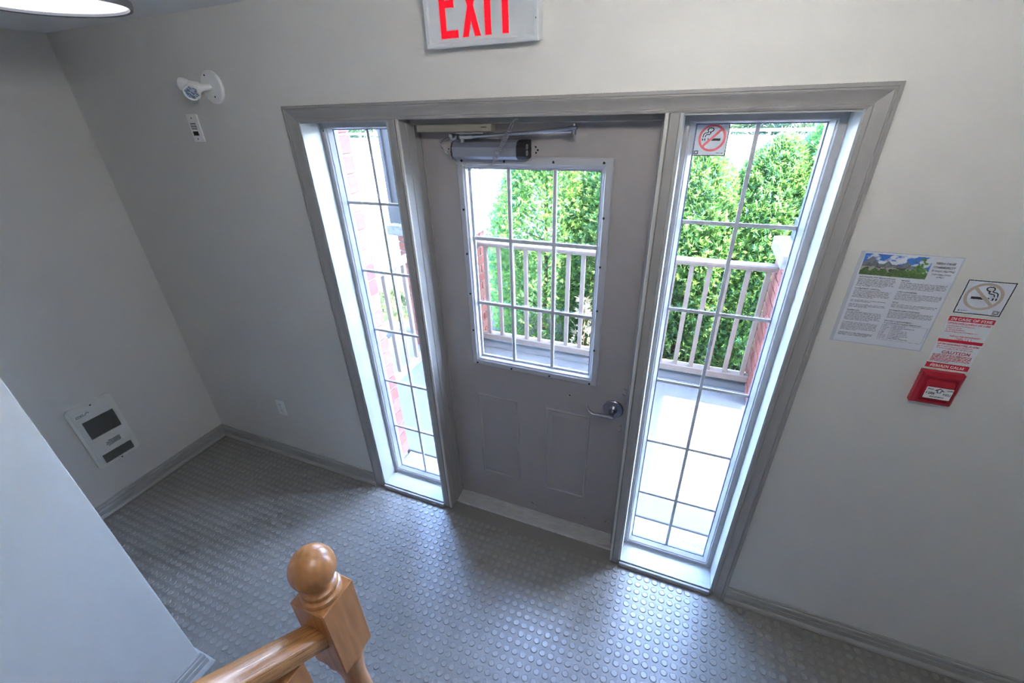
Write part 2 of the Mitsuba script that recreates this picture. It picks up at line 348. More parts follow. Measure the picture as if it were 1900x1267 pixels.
for (x, y, z, w), t in zip(secs, tt):
    side = np.cross(t, [0, 1, 0]); side /= np.linalg.norm(side); out = np.array([0, 1.0, 0])
    for a in np.arange(n)*2*np.pi/n: Vv.append(np.array([x, y, z])+side*w*.62*math.cos(a)+out*w*.8*math.sin(a))
for i in range(len(secs)-1):
    for j in range(n):
        q = (j+1) % n; Fv += [[i*n+j, i*n+q, (i+1)*n+q], [i*n+j, (i+1)*n+q, (i+1)*n+j]]
Vv += [secs[0, :3], secs[-1, :3]]
for j in range(n):
    Fv += [[len(Vv)-2, (j+1) % n, j], [len(Vv)-1, (len(secs)-1)*n+j, (len(secs)-1)*n+(j+1) % n]]
lm = trimesh.Trimesh(np.array(Vv), np.array(Fv), process=False); lm.fix_normals()
part(H, 'lever', lm, PEWTER, 50)
part(D, 'weatherstrip', bx(-PX0+.0005, -PX0+.0035, .1315, .1345, .03, 2.04), WHITE, label='thin white seal at the hinge edge')
lab(D, 'taupe entrance door with a nine pane window above two embossed panels', 'door', kind='structure')

# threshold
TH = 'door_threshold'
tp = [(.008, .0), (.012, .006)]
for k in range(7):
    y = .016+k*.017; z = .009+k*.0022; tp += [(y, z), (y+.0095, z+.001), (y+.011, z-.002), (y+.0155, z-.0015)]
tp += [(.135, .0235), (.19, .0235), (.19, 0)]
tp = [(a+.045, b) if a < .13 else (a, b) for a, b in [(q[0]*.72, q[1]) if q[0] < .13 else q for q in tp]]
thm = ext(Polygon(tp), lambda a, b, w: (w, a, b), 2*PX0-.004, -PX0+.002)
add(TH, thm, ALU); lab(TH, 'ridged worn metal threshold under the door', 'threshold')

# ================================================================= SIDELIGHTS
def sidelight(key, s, label):
    mir = (lambda a, b: (min(s*a, s*b), max(s*a, s*b)))
    B = lambda u, v, *r, **k: bx(*mir(u, v), *r, **k)
    part(key, 'jamb', B(.950, .957+.016, -.004, .2, .0, ZT+.004, b=.001), WHITE)
    part(key, 'sill', B(.5155, .950, -.006, .105, .006, .031, b=.0015), WHITE)
    part(key, 'sill_nosing', B(.5165, .948, -.022, -.0065, .0, .025, b=.003), TRIM)
    part(key, 'head', B(.5155, .950, .0, .105, 2.061, ZT+.004), WHITE)
    # grey sash frame with white stepped inner edge
    x0, x1 = mir(.5155, .950); z0, z1 = .031, 2.062
    part(key, 'sash', sweep(rect(x0, x1, z0, z1), [(0, 0), (.021, 0), (.024, -.004), (.024, -.03), (0, -.03)], XZ(.105), True), SASH)
    g0, g1, h0, h1 = x0+.024, x1-.024, z0+.024, z1-.018
    part(key, 'glazing_bead', sweep(rect(x0+.0235, x1-.0235, z0+.0235, z1-.012), [(0, 0), (.004, .0), (.016, -.018), (.016, -.026), (0, -.026)], XZ(.112), True), VINYL)
    part(key, 'gasket', sweep(rect(x0+.039, x1-.039, z0+.039, z1-.0275), [(0, 0), (.0045, -.002), (.0045, -.012), (0, -.012)], XZ(.131), True), GASKET)
    part(key, 'outer_frame', sweep(rect(x0, x1, z0, z1), [(0, 0), (.009, 0), (.009, -.04), (0, -.04)], XZ(.155), True), VINYL)
    xc = s*.7315
    part(key, 'muntin', bx(xc-.0065, xc+.0065, .1375, .1425, z0+.03, z1-.02, .001), VINYL)
    for z in (1.726, 1.393, 1.060, .727, .394):
        part(key, 'muntin', bx(x0+.035, x1-.035, .1378, .1422, z-.0065, z+.0065, .001), VINYL)
    q = np.array([[x0+.03, .1465, z0+.03], [x1-.03, .1465, z0+.03], [x1-.03, .1465, z1-.02], [x0+.03, .1465, z1-.02]])
    part(key, 'pane', trimesh.Trimesh(q, [[0, 1, 2], [0, 2, 3]]), 'm_glass')
    lab(key, label, 'sidelight window', kind='structure')
sidelight('window_1', -1, 'narrow sidelight left of the door with white sill and grid')
sidelight('window_2', 1, 'narrow sidelight right of the door with white sill and grid')
for z in (2.028,): part('window_1', 'screw', cyl((-.938, .1045, z), (-.938, .1065, z), .003, 10), DARK)

# ================================================================= DOOR CLOSER AND CHAIN
C = 'door_closer'
bp = [(.135, 1.926), (.086, 1.926), (.071, 1.937), (.071, 1.968), (.082, 1.985), (.100, 1.992), (.135, 1.992)]
part(C, 'body', ext(Polygon(bp), lambda a, b, w: (w, a, b), .262, -.297), CLOSER)
ep = Polygon([(y+(.1-y)*.06, z+(1.959-z)*.06) for y, z in bp])
part(C, 'end_cap', ext(ep, lambda a, b, w: (w, a, b), .036, -.035), DARK, label='dark end cap with two adjusting valves')
part(C, 'end_cap', ext(ep, lambda a, b, w: (w, a, b), .006, -.303), DARK)
for z in (1.949, 1.970):
    part(C, 'valve', sweep([(.086+.009*math.cos(t), z+.009*math.sin(t)) for t in np.arange(16)*2*np.pi/16][:], [(0, 0), (.004, 0), (.004, .002), (0, .002)], lambda a, b, w: (.0008+w, a, b), True), STEEL)
part(C, 'spindle', cyl((-.095, .105, 1.99), (-.095, .105, 2.010), .011), STEEL, 40)
def flatbar(p0, p1, w, h):
    p0, p1 = np.array(p0), np.array(p1); d = p1-p0; L = np.linalg.norm(d); d = d/L
    s = np.cross(d, [0, 0, 1]); s /= np.linalg.norm(s); u = np.cross(s, d)
    m = bx(0, L, -w/2, w/2, -h/2, h/2, min(w, h)*.2)
    M = np.eye(4); M[:3, 0], M[:3, 1], M[:3, 2], M[:3, 3] = d, s, u, p0; m.apply_transform(M); return m
part(C, 'arm', flatbar((-.105, .105, 2.013), (.182, .058, 2.019), .018, .007), STEEL)
part(C, 'rod', tube([(-.20, .060, 2.004), (0, .055, 2.016), (.172, .052, 2.029)], .0052, 12), STEEL, 50)
part(C, 'elbow', cat([cyl((.180, .055, 2.010), (.180, .055, 2.043), .008), bx(.165, .192, .044, .066, 2.024, 2.036, .003)]), PEWTER, 30)
part(C, 'fork', cat([bx(-.252, -.200, .050, .070, 1.997, 2.011, .003), tube([(-.205, .060, 2.004), (-.185, .060, 2.005)], [.007, .005], 12), cyl((-.243, .060, 1.986), (-.243, .060, 2.020), .0075)]), STEEL, 30)
part(C, 'shoe', bx(-.262, -.150, .045, .080, 2.014, 2.0212, .002), STEEL)
lab(C, 'grey hydraulic door closer with folded steel arm at the top of the door', 'door closer')
BL = 'mounting_block'
part(BL, 'board', bx(-.428, -.117, .046, .084, 2.0215, 2.0465, .002), BEIGE)
part(BL, 'slot', bx(-.158, -.136, .0452, .047, 2.035, 2.038), DARK)
lab(BL, 'worn beige block fixed under the head jamb left of the closer arm', 'wooden block')
HOLE = mikit.ply(cyl((0, 0, 0), (0, -.0006, 0), .0035, 10), DARK)
for x, z in ((-.347, 1.957), (-.338, 1.947), (-.004+.022, 1.965), (.004+.022, 1.954), (-.003+.022, 1.945), (.185, .892)):
    scene[num(D+'__screw_hole')] = {**HOLE, 'to_world': T().translate([x, dy-.0001, z])}
K = 'chain_stop'
s0, s1 = np.array([-.101, .030, 1.934]), np.array([-.041, .030, 2.028]); ax = (s1-s0); Ls = np.linalg.norm(ax); ax /= Ls
e1 = np.cross(ax, [0, 1, 0]); e2 = np.cross(ax, e1)
tq = np.linspace(0, 1, 400); hel = s0+ax*Ls*tq[:, None]+.0085*(np.cos(tq*2*np.pi*16)[:, None]*e1+np.sin(tq*2*np.pi*16)[:, None]*e2)
part(K, 'spring', tube(hel, .0012, 6), STEEL, 60)
for sd in (-1, 1):
    a0 = s0-ax*.028+e1*.001*sd; pts_ = [a0, s0+e1*.004*sd, s0+ax*Ls*.5+e1*.0045*sd, s1+e1*.0045*sd, s1+ax*.02+e1*.004*sd, s1+ax*.033+e1*.001*sd]
    part(K, 'draw_bar', tube(pts_, .0013, 8), STEEL, 60)
hk = s1+ax*.033
part(K, 'hook', tube([hk-ax*.006, hk, hk+np.array([.006, .0, .004]), hk+np.array([.014, -.002, .004]), hk+np.array([.02, -.01, .002]), (hk[0]+.026, -.004, 2.060)], .0017, 8), STEEL, 60)
part(K, 'anchor', cat([bx(-.340, -.305, .128, .135, 1.988, 2.012, .002), cyl((-.318, .130, 2.003), (-.318, .108, 2.003), .007), tube([(-.318, .112, 2.0), (-.335, .108, 1.996), (-.352, .102, 1.990), (-.362, .098, 1.982)], .0035, 8)]), STEEL, 40)
cpts = np.array([(-.366, .098, 1.981), (-.360, .097, 1.972), (-.342, .095, 1.954), (-.311, .090, 1.928), (-.282, .084, 1.908), (-.248, .074, 1.895), (-.218, .062, 1.891), (-.18, .046, 1.895), (-.152, .036, 1.902), (-.118, .030, 1.912)])
cum = np.r_[0, np.cumsum(np.linalg.norm(np.diff(cpts, axis=0), axis=1))]
NL = 20
for k in range(NL):
    sa = (k+.5)/NL*cum[-1]; P = np.array([np.interp(sa, cum, cpts[:, i]) for i in range(3)])
    P2 = np.array([np.interp(min(sa+.004, cum[-1]), cum, cpts[:, i]) for i in range(3)])-np.array([np.interp(sa-.004, cum, cpts[:, i]) for i in range(3)])
    d = P2/np.linalg.norm(P2); side = np.cross(d, [0, 1, 0]); side /= np.linalg.norm(side); nn = np.cross(d, side)
    w = side if k % 2 else (side*.35+nn*.93)
    L = cum[-1]/NL*.66
    ring = [P+d*L*math.cos(t)*1.0+w*.0042*math.sin(t) for t in np.linspace(0, 2*np.pi, 15)]
    part(K, 'link', tube(ring, .0010, 6, False), STEEL, 60)
lab(K, 'steel door chain with a spring hanging from the casing over the door window', 'chain')

# ================================================================= EXIT SIGN
X = 'exit_sign'
ex0, ex1, ez0, ez1, ey = -.281, .095, 2.265, 2.462, -.060
body = cat([bx(ex0+.006, ex1-.006, ey+.012, .0, ez0+.006, ez1, .0015)])
part(X, 'housing', body, SIGNG)
part(X, 'frame', sweep(rect(ex0, ex1, ez0, ez1), [(0, -.0), (.0, .010), (.003, .012), (.012, .012), (.016, .007), (.016, 0)], XZ(ey+.012), True), SIGNG)
# face plate with the letters cut through
z0, hL = 2.289, .150
zl = lambda f: z0+f*hL
def strip(p, q, w): return LineString([p, q]).buffer(w, cap_style=2)
Es = unary_union([sbox(-.229, zl(0), -.207, zl(1)), sbox(-.229, zl(0), -.167, zl(0)+.0205), sbox(-.229, zl(1)-.0205, -.167, zl(1)), sbox(-.229, 2.365, -.177, 2.3845)])
Xs = unary_union([Polygon([(-.154, zl(0)), (-.1325, zl(0)), (-.091, zl(1)), (-.1125, zl(1))]), Polygon([(-.112, zl(0)), (-.0905, zl(0)), (-.1325, zl(1)), (-.154, zl(1))])])
Is = sbox(-.0775, zl(0), -.0555, zl(1))
Ts = unary_union([sbox(-.0205, zl(0), .001, zl(1)), sbox(-.042, zl(1)-.0205, .0225, zl(1))])
glyphs = [Es, Xs, Is, Ts]
face = sbox(ex0+.012, ez0+.012, ex1-.012, ez1-.012).difference(unary_union(glyphs))
part(X, 'face', ext(face, XZ(ey+.010), .002), SIGNG)
scene['m_exit_red'] = {'type': 'twosided', 'bsdf': {'type': 'principled', 'base_color': {'type': 'rgb', 'value': [.55, .004, .012]}, 'roughness': .4}}
scene['m_exit_edge'] = {'type': 'twosided', 'bsdf': {'type': 'principled', 'base_color': {'type': 'rgb', 'value': [.9, .45, .45]}, 'roughness': .4}}
for g in glyphs:
    k = part(X, 'letter', ext(g.buffer(-.0008), XZ(ey+.0098), .0008), 'm_exit_red', emitter=emit((.10, .0001, .0028)), label='glowing red letter')
    part(X, 'letter_outline', ext(g.buffer(.0014, join_style=2).difference(g.buffer(-.0006, join_style=2)), XZ(ey+.0082), .0006), 'm_exit_edge')
part(X, 'screw', cyl((.088, ey-.0005, 2.318), (.088, ey+.002, 2.318), .0018, 10), DARK)
lab(X, 'white exit sign with glowing red letters above the door', 'exit sign')

# ================================================================= EMERGENCY LIGHT, BUZZER, OUTLET
E_ = 'emergency_light'
rot_out = trimesh.transformations.rotation_matrix(math.pi/2, [1, 0, 0])
pl = lathe([(0, 0), (.063, 0), (.063, .004), (.058, .010), (.040, .0125), (0, .0125)], (0, 0, 0), 48); pl.apply_transform(rot_out); pl.apply_translation((-1.388, 0, 2.206))
part(E_, 'base_plate', pl, PLAST, 30)
for x, z in ((-1.404, 2.250), (-1.378, 2.170)): part(E_, 'screw', cyl((x, -.0105, z), (x, -.0135, z), .0035, 10), DARK)
part(E_, 'bracket', cat([cyl((-1.392, -.010, 2.208), (-1.405, -.050, 2.204), .013), trimesh.creation.icosphere(3, .018).apply_translation((-1.410, -.052, 2.204))]), PLAST, 40)
def head(c, d, r, L):
    d = np.array(d, float); d /= np.linalg.norm(d)
    m = lathe([(0, -L), (.55*r, -L), (.70*r, -.92*L), (.72*r, -.45*L), (.95*r, -.12*L), (r, 0), (r, .012), (.93*r, .014), (.84*r, .010), (0, .008)], (0, 0, 0), 32)
    M = trimesh.geometry.align_vectors([0, 0, 1], d); m.apply_transform(M); m.apply_translation(c)
    n = 6; hx = [(.80*r*math.cos(t+.3), .80*r*math.sin(t+.3)) for t in np.arange(n)*2*np.pi/n]
    ls = trimesh.creation.extrude_polygon(Polygon(hx), .004, engine='earcut'); ls.apply_translation((0, 0, .009)); ls.apply_transform(M); ls.apply_translation(c)
    return m, ls
hc = np.array([-1.405, -.088, 2.190]); hd = np.array([.55, -.62, -.42])
GLASSY = mat('m_lens', lambda p, n, uv: mix((.20, .22, .25), (.62, .64, .68), smoothstep(.35, .65, noise(p.x*240, p.y*240, p.z*240))), .12, .8, metal=.6)
m, ls = head(hc, hd, .031, .050); h1_ = part(E_, 'head', m, PLAST, 35); part(h1_, 'lens', ls, GLASSY, label='clear faceted lens')
m, ls = head(np.array([-1.478, -.062, 2.219]), np.array([-.80, -.45, .16]), .024, .062); h2_ = part(E_, 'head', m, PLAST, 35); part(h2_, 'lens', ls, GLASSY)
lab(E_, 'white two headed emergency light on a round plate high on the wall', 'emergency light')
S = 'buzzer_plate'
part(S, 'plate', bx(-1.617, -1.547, -.006, 0, 1.994, 2.109, .0015), PLAST)
for k in range(5):
    z = 2.071-k*.0058; part(S, 'slot', bx(-1.606+.0002*k, -1.568, -.0065, -.005, z-.0012, z+.0012), DARK)
part(S, 'button', bx(-1.604, -1.570, -.008, -.005, 2.0215, 2.039, .001), DARK, label='dark square button')
for z in (2.093, 2.007): part(S, 'screw', cyl((-1.586, -.007, z), (-1.586, -.005, z), .0032, 10), DARK)
lab(S, 'small white wall plate with slots and a dark button below the emergency light', 'buzzer')
O = 'wall_outlet'
part(O, 'plate', bx(-1.716, -1.646, -.006, 0, .373, .486, .002), PLAST)
for z in (.453, .405):
    r = part(O, 'receptacle', bx(-1.697, -1.665, -.0075, -.005, z-.0155, z+.0155, .0012), PLAST)
    for dx in (-.006, .006): part(r, 'slot', bx(-1.681+dx-.0011, -1.681+dx+.0011, -.0079, -.007, z-.001, z+.008), DARK)
    part(r, 'ground_hole', cyl((-1.681, -.0079, z-.008), (-1.681, -.007, z-.008), .0024, 8), DARK)
part(O, 'screw', cyl((-1.681, -.0068, .429), (-1.681, -.005, .429), .0028, 8), STEEL)
lab(O, 'white wall outlet low on the wall left of the left sidelight', 'outlet')

# ================================================================= NOTICE, STICKERS, PULL STATION
N = 'notice_sheet'
nx0, nx1, nz0, nz1 = 1.064, 1.283, 1.420, 1.704
part(N, 'plastic_sleeve', bx(1.055, 1.287, -.0016, 0, 1.4165, 1.7065), FILM)
part(N, 'paper', bx(nx0, nx1, -.0024, -.0015, nz0, nz1), PAPER)
def picture_col(p, n, uv):
    u = (p.x-1.067)/.155; v = (p.z-1.638)/.0625
    cl = smoothstep(.45, .58, fbm(u*7, v*4, 4.0))
    sky_ = mix((.05, .17, .52), (.72, .76, .82), cl)
    def gable(c, w, h, b): return b+h*dr.maximum(0, 1-dr.abs(u-c)/w)
    roof = dr.maximum(dr.maximum(gable(.12, .15, .42, .48), gable(.38, .08, .20, .52)), dr.maximum(gable(.66, .08, .22, .52), mi.Float(.56)))
    roof = dr.select(u > .80, mi.Float(0), roof)
    c = dr.select(v < roof, mix((.10, .11, .13), (.22, .24, .27), noise(u*30, v*14, 0)), sky_)
    wall_ = (v < .42) & (u < .8)
    c = dr.select(wall_, mix((.07, .055, .05), (.36, .33, .30), smoothstep(.42, .58, noise(u*22, v*7, 2))), c)
    tree = fbm(u*26, v*11, 7)*.7+.9*(.16-dr.abs(u-.86))*2.2-(v-.5)*.35
    c = dr.select(tree > .5, mix((.03, .10, .03), (.16, .30, .08), noise(u*50, v*25, 3)), c)
    c = dr.select(v < .16+.25*noise(u*14, 0, 5), mix((.04, .09, .03), (.12, .2, .07), noise(u*60, v*30, 3)), c)
    return c
PHOTO = mat('m_photo_print', picture_col, .4, .4)
part(N, 'photo', bx(1.0665, 1.2215, -.0029, -.0022, 1.638, 1.7005), PHOTO, label='printed picture of gabled houses under a blue sky')
yt = -.0024
def T_(mlist, parent, mat_, name='print'): part(parent, name, cat(mlist), mat_)
big = [text('HIGH PARK', .0062, 1.252, 1.6835, yt, bold=True, width=.042, center=True), text('COMMUNITY', .0058, 1.252, 1.6725, yt, bold=True, width=.048, center=True),
       text('(P.S.C.C. No/796)', .0048, 1.252, 1.6625, yt, bold=True, width=.050, center=True, italic=.2), text('INFORMATION', .0042, 1.252, 1.6525, yt, width=.042, center=True, italic=.2), text('SHEET', .0042, 1.252, 1.6450, yt, width=.018, center=True, italic=.2)]
for hd_ in big: T_([hd_], N, INK, 'heading')
def body_lines(x0, x1, z, n, dz=.0042, ragged=True, h=.0021):
    ms = []
    for k in range(n):
        x = x0
        xe = x1 if k < n-1 else x0+(x1-x0)*random.uniform(.4, .85)
        while x < xe-.003:
            w = random.uniform(.004, .013); w = min(w, xe-x)
            hh = h*random.uniform(.75, 1.0)
            ms.append(bx(x, x+w, yt-.0003, yt+.0002, z-k*dz, z-k*dz+hh)); x += w+.0018
    return ms
lines = []; heads = []
heads.append(text('Make Possession of the High Park Community!', .0030, 1.071, 1.6300, yt, bold=True, width=.086, italic=.15))
lines += body_lines(1.071, 1.160, 1.6245, 6)
heads.append(text('COMMUNITY CENTRAL', .0034, 1.071, 1.5935, yt, bold=True, width=.062)); lines += body_lines(1.071, 1.160, 1.588, 6)
lines += body_lines(1.071, 1.160, 1.557, 2); lines += body_lines(1.071, 1.160, 1.544, 3)
heads.append(text('GARBAGE', .0034, 1.071, 1.524, yt, bold=True, width=.030)); lines += body_lines(1.071, 1.160, 1.5185, 7)
lines += body_lines(1.071, 1.160, 1.484, 7); lines += body_lines(1.071, 1.158, 1.449, 3, h=.0027)
heads.append(text('NOISE', .0034, 1.172, 1.6275, yt, bold=True, width=.018)); lines += body_lines(1.172, 1.277, 1.622, 5)
heads.append(text('VISITOR PARKING', .0034, 1.172, 1.594, yt, bold=True, width=.046)); lines += body_lines(1.172, 1.277, 1.5885, 5)
heads.append(text('PETS', .0034, 1.172, 1.561, yt, bold=True, width=.014)); lines += body_lines(1.172, 1.277, 1.5555, 3)
heads.append(text('EXTERIOR LIGHT FIXTURES', .0034, 1.172, 1.536, yt, bold=True, width=.072)); lines += body_lines(1.172, 1.277, 1.5305, 5)
heads.append(text('PROPERTY MANAGEMENT', .0034, 1.172, 1.5015, yt, bold=True, width=.066)); heads.append(text('ICON PROPERTY MANAGEMENT INC.', .0034, 1.172, 1.4945, yt, bold=True, width=.092))
for k in range(9):
    lines += body_lines(1.174, 1.192, 1.487-k*.0052, 1, h=.0022); lines += body_lines(1.198, 1.262, 1.487-k*.0052, 1, h=.0022)
for z in (1.4915, 1.4405): lines.append(bx(1.171, 1.279, yt-.0003, yt+.0002, z-.0003, z+.0003))
for x in (1.171, 1.195, 1.279): lines.append(bx(x-.0003, x+.0003, yt-.0003, yt+.0002, 1.4405, 1.4915))
for hd_ in heads: T_([hd_], N, INK, 'subheading'); part(N, 'body_text', cat(lines), GREYINK, kind='stuff')
lab(N, 'laminated white information sheet with a colour picture of houses on the right wall', 'notice')

def no_smoking(key, x0, x1, z0, z1, y, ringm, mirror, label, back=None):
    part(key, 'card', bx(x0, x1, y-.0008, y, z0, z1), PAPER if mirror is False else mat('m_sticker_back', (.80, .82, .86), .4))
    s = (x1-x0); xc = (x0+x1)/2
    mx = (lambda q: xc-(q-xc)) if mirror else (lambda q: q)
    fn = lambda a, b, w: (mx(x0+a*s), y-.0008-w, z0+b*(z1-z0))
    P = []
    part(key, 'border', ext(sbox(0, 0, 1, 1).difference(sbox(.025, .025, .975, .975)), fn, .0003), INK)
    c = Point(.47, .54)
    ring = c.buffer(.405, 48).difference(c.buffer(.335, 48))
    slash = LineString([(.47-.26, .54+.26), (.47+.26, .54-.26)]).buffer(.036, cap_style=2).intersection(c.buffer(.37))
    cig = sbox(.22, .455, .60, .525); ash = unary_union([sbox(.66, .455, .695, .525), sbox(.73, .455, .765, .525)])
    sm1 = LineString([(.68, .57), (.665, .62), (.62, .64), (.56, .64), (.53, .67), (.55, .71), (.50, .72), (.46, .76), (.46, .80), (.50, .835), (.55, .83)]).buffer(.013)
    sm2 = LineString([(.745, .57), (.73, .65), (.69, .685), (.62, .69), (.60, .72), (.625, .76), (.61, .81), (.56, .84)]).buffer(.013)
    part(key, 'cigarette', ext(unary_union([cig.difference(slash.buffer(.01)), ash, sm1, sm2]), fn, .0003), INK)
    part(key, 'prohibition_ring', ext(unary_union([ring, slash]), fn, .0005), ringm)
    logo = unary_union([sbox(.83, .06, .94, .15).buffer(.015).difference(sbox(.855, .085, .915, .125))])
    part(key, 'small_print', ext(unary_union([logo, Point(.10, .085).buffer(.022)]+[sbox(.14+.03*k, .075, .16+.03*k, .10) for k in range(5)]), fn, .0003), GREYINK)
    lab(key, label, 'sign')
no_smoking('no_smoking_sign', 1.315, 1.4155, 1.5505, 1.6485, 0, TAN, False, 'square no smoking sign with a tan ring on the wall above the fire notice')
no_smoking('no_smoking_sticker', .5555, .6545, 1.9385, 2.0365, .1455, PINKR, True, 'square no smoking sticker with a red ring on the right sidelight glass')

FS = 'fire_notice'
fx0, fx1, fz0, fz1 = 1.313, 1.4145, 1.366, 1.5405
part(FS, 'card', bx(fx0, fx1, -.0008, 0, fz0, fz1), mat('m_notice_white', (.76, .77, .80), .4))
for a, b in ((1.5245, 1.5395), (1.4575, 1.4675), (1.3700, 1.3875)): part(FS, 'red_band', bx(fx0+.0005, fx1-.0005, -.0011, -.0007, a, b), REDI)
xc = (fx0+fx1)/2; yf = -.0010
part(FS, 'heading', cat([text('IN CASE OF FIRE', .0075, xc, 1.5278, yf, bold=True, width=.090, center=True), text('REMAIN CALM', .0085, xc, 1.3742, yf, bold=True, width=.078, center=True)]), PLAST)
yf = -.0008
part(FS, 'red_text', cat([text('UPON DISCOVERY OF FIRE', .0055, xc, 1.5155, yf, bold=True, width=.094, center=True), text('Call the FIRE DEPARTMENT', .0040, xc+.005, 1.4765, yf, bold=True, width=.068, center=True), text('DIAL 9 1 1', .0040, xc+.006, 1.4690, yf, bold=True, width=.034, center=True),
    text('UPON HEARING FIRE ALARM', .0050, xc, 1.4485, yf, bold=True, width=.094, center=True), text('CAUTION', .0090, xc+.004, 1.4205, yf, bold=True, width=.064, center=True)]), REDI)
yt = -.0008
T_([text('Leave the fire area immediately', .0030, 1.318, 1.5085, yf, width=.062), text('Close all doors', .0030, 1.318, 1.5025, yf, width=.034), text('Sound the fire alarm', .0030, 1.318, 1.4965, yf, width=.044), text('Leave building by the nearest exit', .0030, 1.318, 1.4905, yf, width=.074),
    text('Leave the building by the nearest exit', .0030, 1.318, 1.4420, yf, width=.082), text('Close doors behind you. Take your keys', .0030, 1.318, 1.4360, yf, width=.084)]+body_lines(1.318, 1.408, 1.4145, 6, .0043, h=.0024), FS, REDI, 'small_text')
lab(FS, 'white and red fire instruction sticker above the red pull station', 'notice')

PS = 'fire_alarm_pull'
px0, px1, pz0, pz1 = 1.3155, 1.4045, 1.2575, 1.359
PSP = [(0, .0), (.0, .016), (.008, .026), (.014, .026), (.017, .022), (.017, 0)]
part(PS, 'housing', cat([sweep(rect(px0-.006, px1+.006, pz0-.006, pz1+.004), PSP, XZ(), True), bx(px0+.008, px1-.008, -.019, 0, pz0+.008, pz1-.010)]), REDP, 12)
hpr = Polygon([(-.017, pz1-.016), (-.022, pz1-.02), (-.024, 1.335), (-.032, 1.325), (-.032, pz0+.026), (-.026, pz0+.014), (-.017, pz0+.012)])
Hd = part(PS, 'handle', ext(hpr, lambda a, b, w: (w, a, b), .068, 1.3235), REDP)
part(Hd, 'label_plate', bx(1.3285, 1.3920, -.0330, -.0315, 1.2805, 1.3200, .0004), mat('m_label_white', (.80, .81, .82), .35))
yp = -.0330; xm = 1.36025
arrow = Polygon([(xm-.013, 1.309), (xm, 1.3185), (xm+.013, 1.309), (xm+.005, 1.309), (xm+.005, 1.3025), (xm-.005, 1.3025), (xm-.005, 1.309)])
part(Hd, 'lettering', cat([text('PULL', .0046, 1.332, 1.3120, yp, bold=True, width=.0135), text('TIREZ', .0046, 1.3765, 1.3120, yp, bold=True, width=.0145), text('FIRE', .0072, 1.3310, 1.2960, yp, bold=True, width=.0215), text('FEU', .0072, 1.3720, 1.2960, yp, bold=True, width=.0175), text('IN EMERGENCY', .0036, xm, 1.2860, yp, bold=True, width=.034, center=True), ext(arrow.difference(arrow.buffer(-.0022)), XZ(yp), .0004)]), INK)
lab(PS, 'red fire alarm pull station with a white label below the fire notice', 'fire alarm')

# ================================================================= WALL HEATER (left wall)
HT = 'wall_heater'
hy0, hy1, hz0, hz1 = -.7065, -.486, .290, .7055
FX = lambda a, b, w: (XL+w, a, b)
rr = sbox(hy0, hz0, hy1, hz1).buffer(-.022).buffer(.022, 10)
ri = sbox(hy0, hz0, hy1, hz1).buffer(-.014).buffer(-.012).buffer(.012, 10)
g1 = sbox(-.666, .486, -.513, .606); g2 = sbox(-.667, .308, -.514, .367)
part(HT, 'back_box', bx(XL+.0005, XL+.003, -.69, -.50, .30, .69), DARK)
part(HT, 'cover', cat([ext(rr.difference(unary_union([g1, g2])), FX, .012), ext(ri.difference(unary_union([g1, g2])), FX, .004, .012)]), HEAT)
for g, n in ((g1, 17), (g2, 8)):
    a0, b0, a1, b1 = g.bounds; ms = []
    for k in range(n):
        z = b0+(k+.5)*(b1-b0)/n; q = bx(XL+.005, XL+.015, a0, a1, -.0011, .0011)
        q.apply_transform(trimesh.transformations.rotation_matrix(.5, [0, 1, 0], (XL+.010, 0, 0))); q.apply_translation((0, 0, z)); ms.append(q)
    part(HT, 'grille', cat(ms), LOUV, label='grille of thin dark slats')
hand = unary_union([sbox(-.585, .405, -.548, .437), LineString([(-.583, .432), (-.606, .436)]).buffer(.0035), LineString([(-.583, .424), (-.617, .426)]).buffer(.0035), LineString([(-.583, .416), (-.620, .416)]).buffer(.0035), LineString([(-.583, .409), (-.612, .405)]).buffer(.0035)])
part(HT, 'worn_label', ext(hand, FX, .0005, .016), THERM, label='grey scuffed label between the grilles')
lg = unary_union([sbox(-.676, .641, -.640, .655).difference(sbox(-.672, .644, -.644, .652)), sbox(-.668, .646, -.660, .650), sbox(-.655, .645, -.648, .651), LineString([(-.636, .644), (-.622, .655), (-.616, .650)]).buffer(.0025)])
part(HT, 'emblem', ext(lg, FX, .0005, .016), THERM)
for y, z in ((-.592, .685), (-.591, .296)): part(HT, 'screw', cyl((XL+.0155, y, z), (XL+.0172, y, z), .0042, 10), DARK)
lab(HT, 'white fan heater with two dark grilles low on the left wall', 'wall heater')

# ================================================================= CEILING LIGHTS
def ceiling_light(key, c, R, zb, L, label, metal=True):
    x, y = c
    part(key, 'canopy', lathe([(0, 0), (R*.72, 0), (R*.72, -.018), (0, -.018)], (x, y, ZC), 64), PLAST)
    shade = lathe([(R*.90, ZC-.012), (R*.985, zb+.018), (R*.975, zb+.018), (R*.89, ZC-.012)], (x, y, 0), 64)
    part(key, 'glass_shade', shade, 'm_lamp_glass', emitter=emit(np.array([1, .97, .93])*L))
    part(key, 'ring', lathe([(R*.955, zb+.002), (R*.955, zb-.002), (R*.99, zb-.004), (R*1.01, zb+.004), (R*1.01, zb+.014), (R*.985, zb+.018), (R*.965, zb+.018), (R*.955, zb+.002)], (x, y, 0), 64), PEWTER if metal else PLAST, 30)
    dm = lathe([(0, zb-.001), (R*.5, zb), (R*.95, zb+.004), (R*.95, zb+.007), (0, zb+.004)], (x, y, 0), 64)
    part(key, 'diffuser', dm, 'm_lamp_glass', emitter=emit(np.array([.97, 1, .98])*(L if L < 5 else L*.05)))
    lab(key, label, 'ceiling light')
ceiling_light('ceiling_light', (-1.002, -.662), .166, 2.36, LAMP_FRONT, 'round white ceiling light with a grey metal ring in the upper left corner')
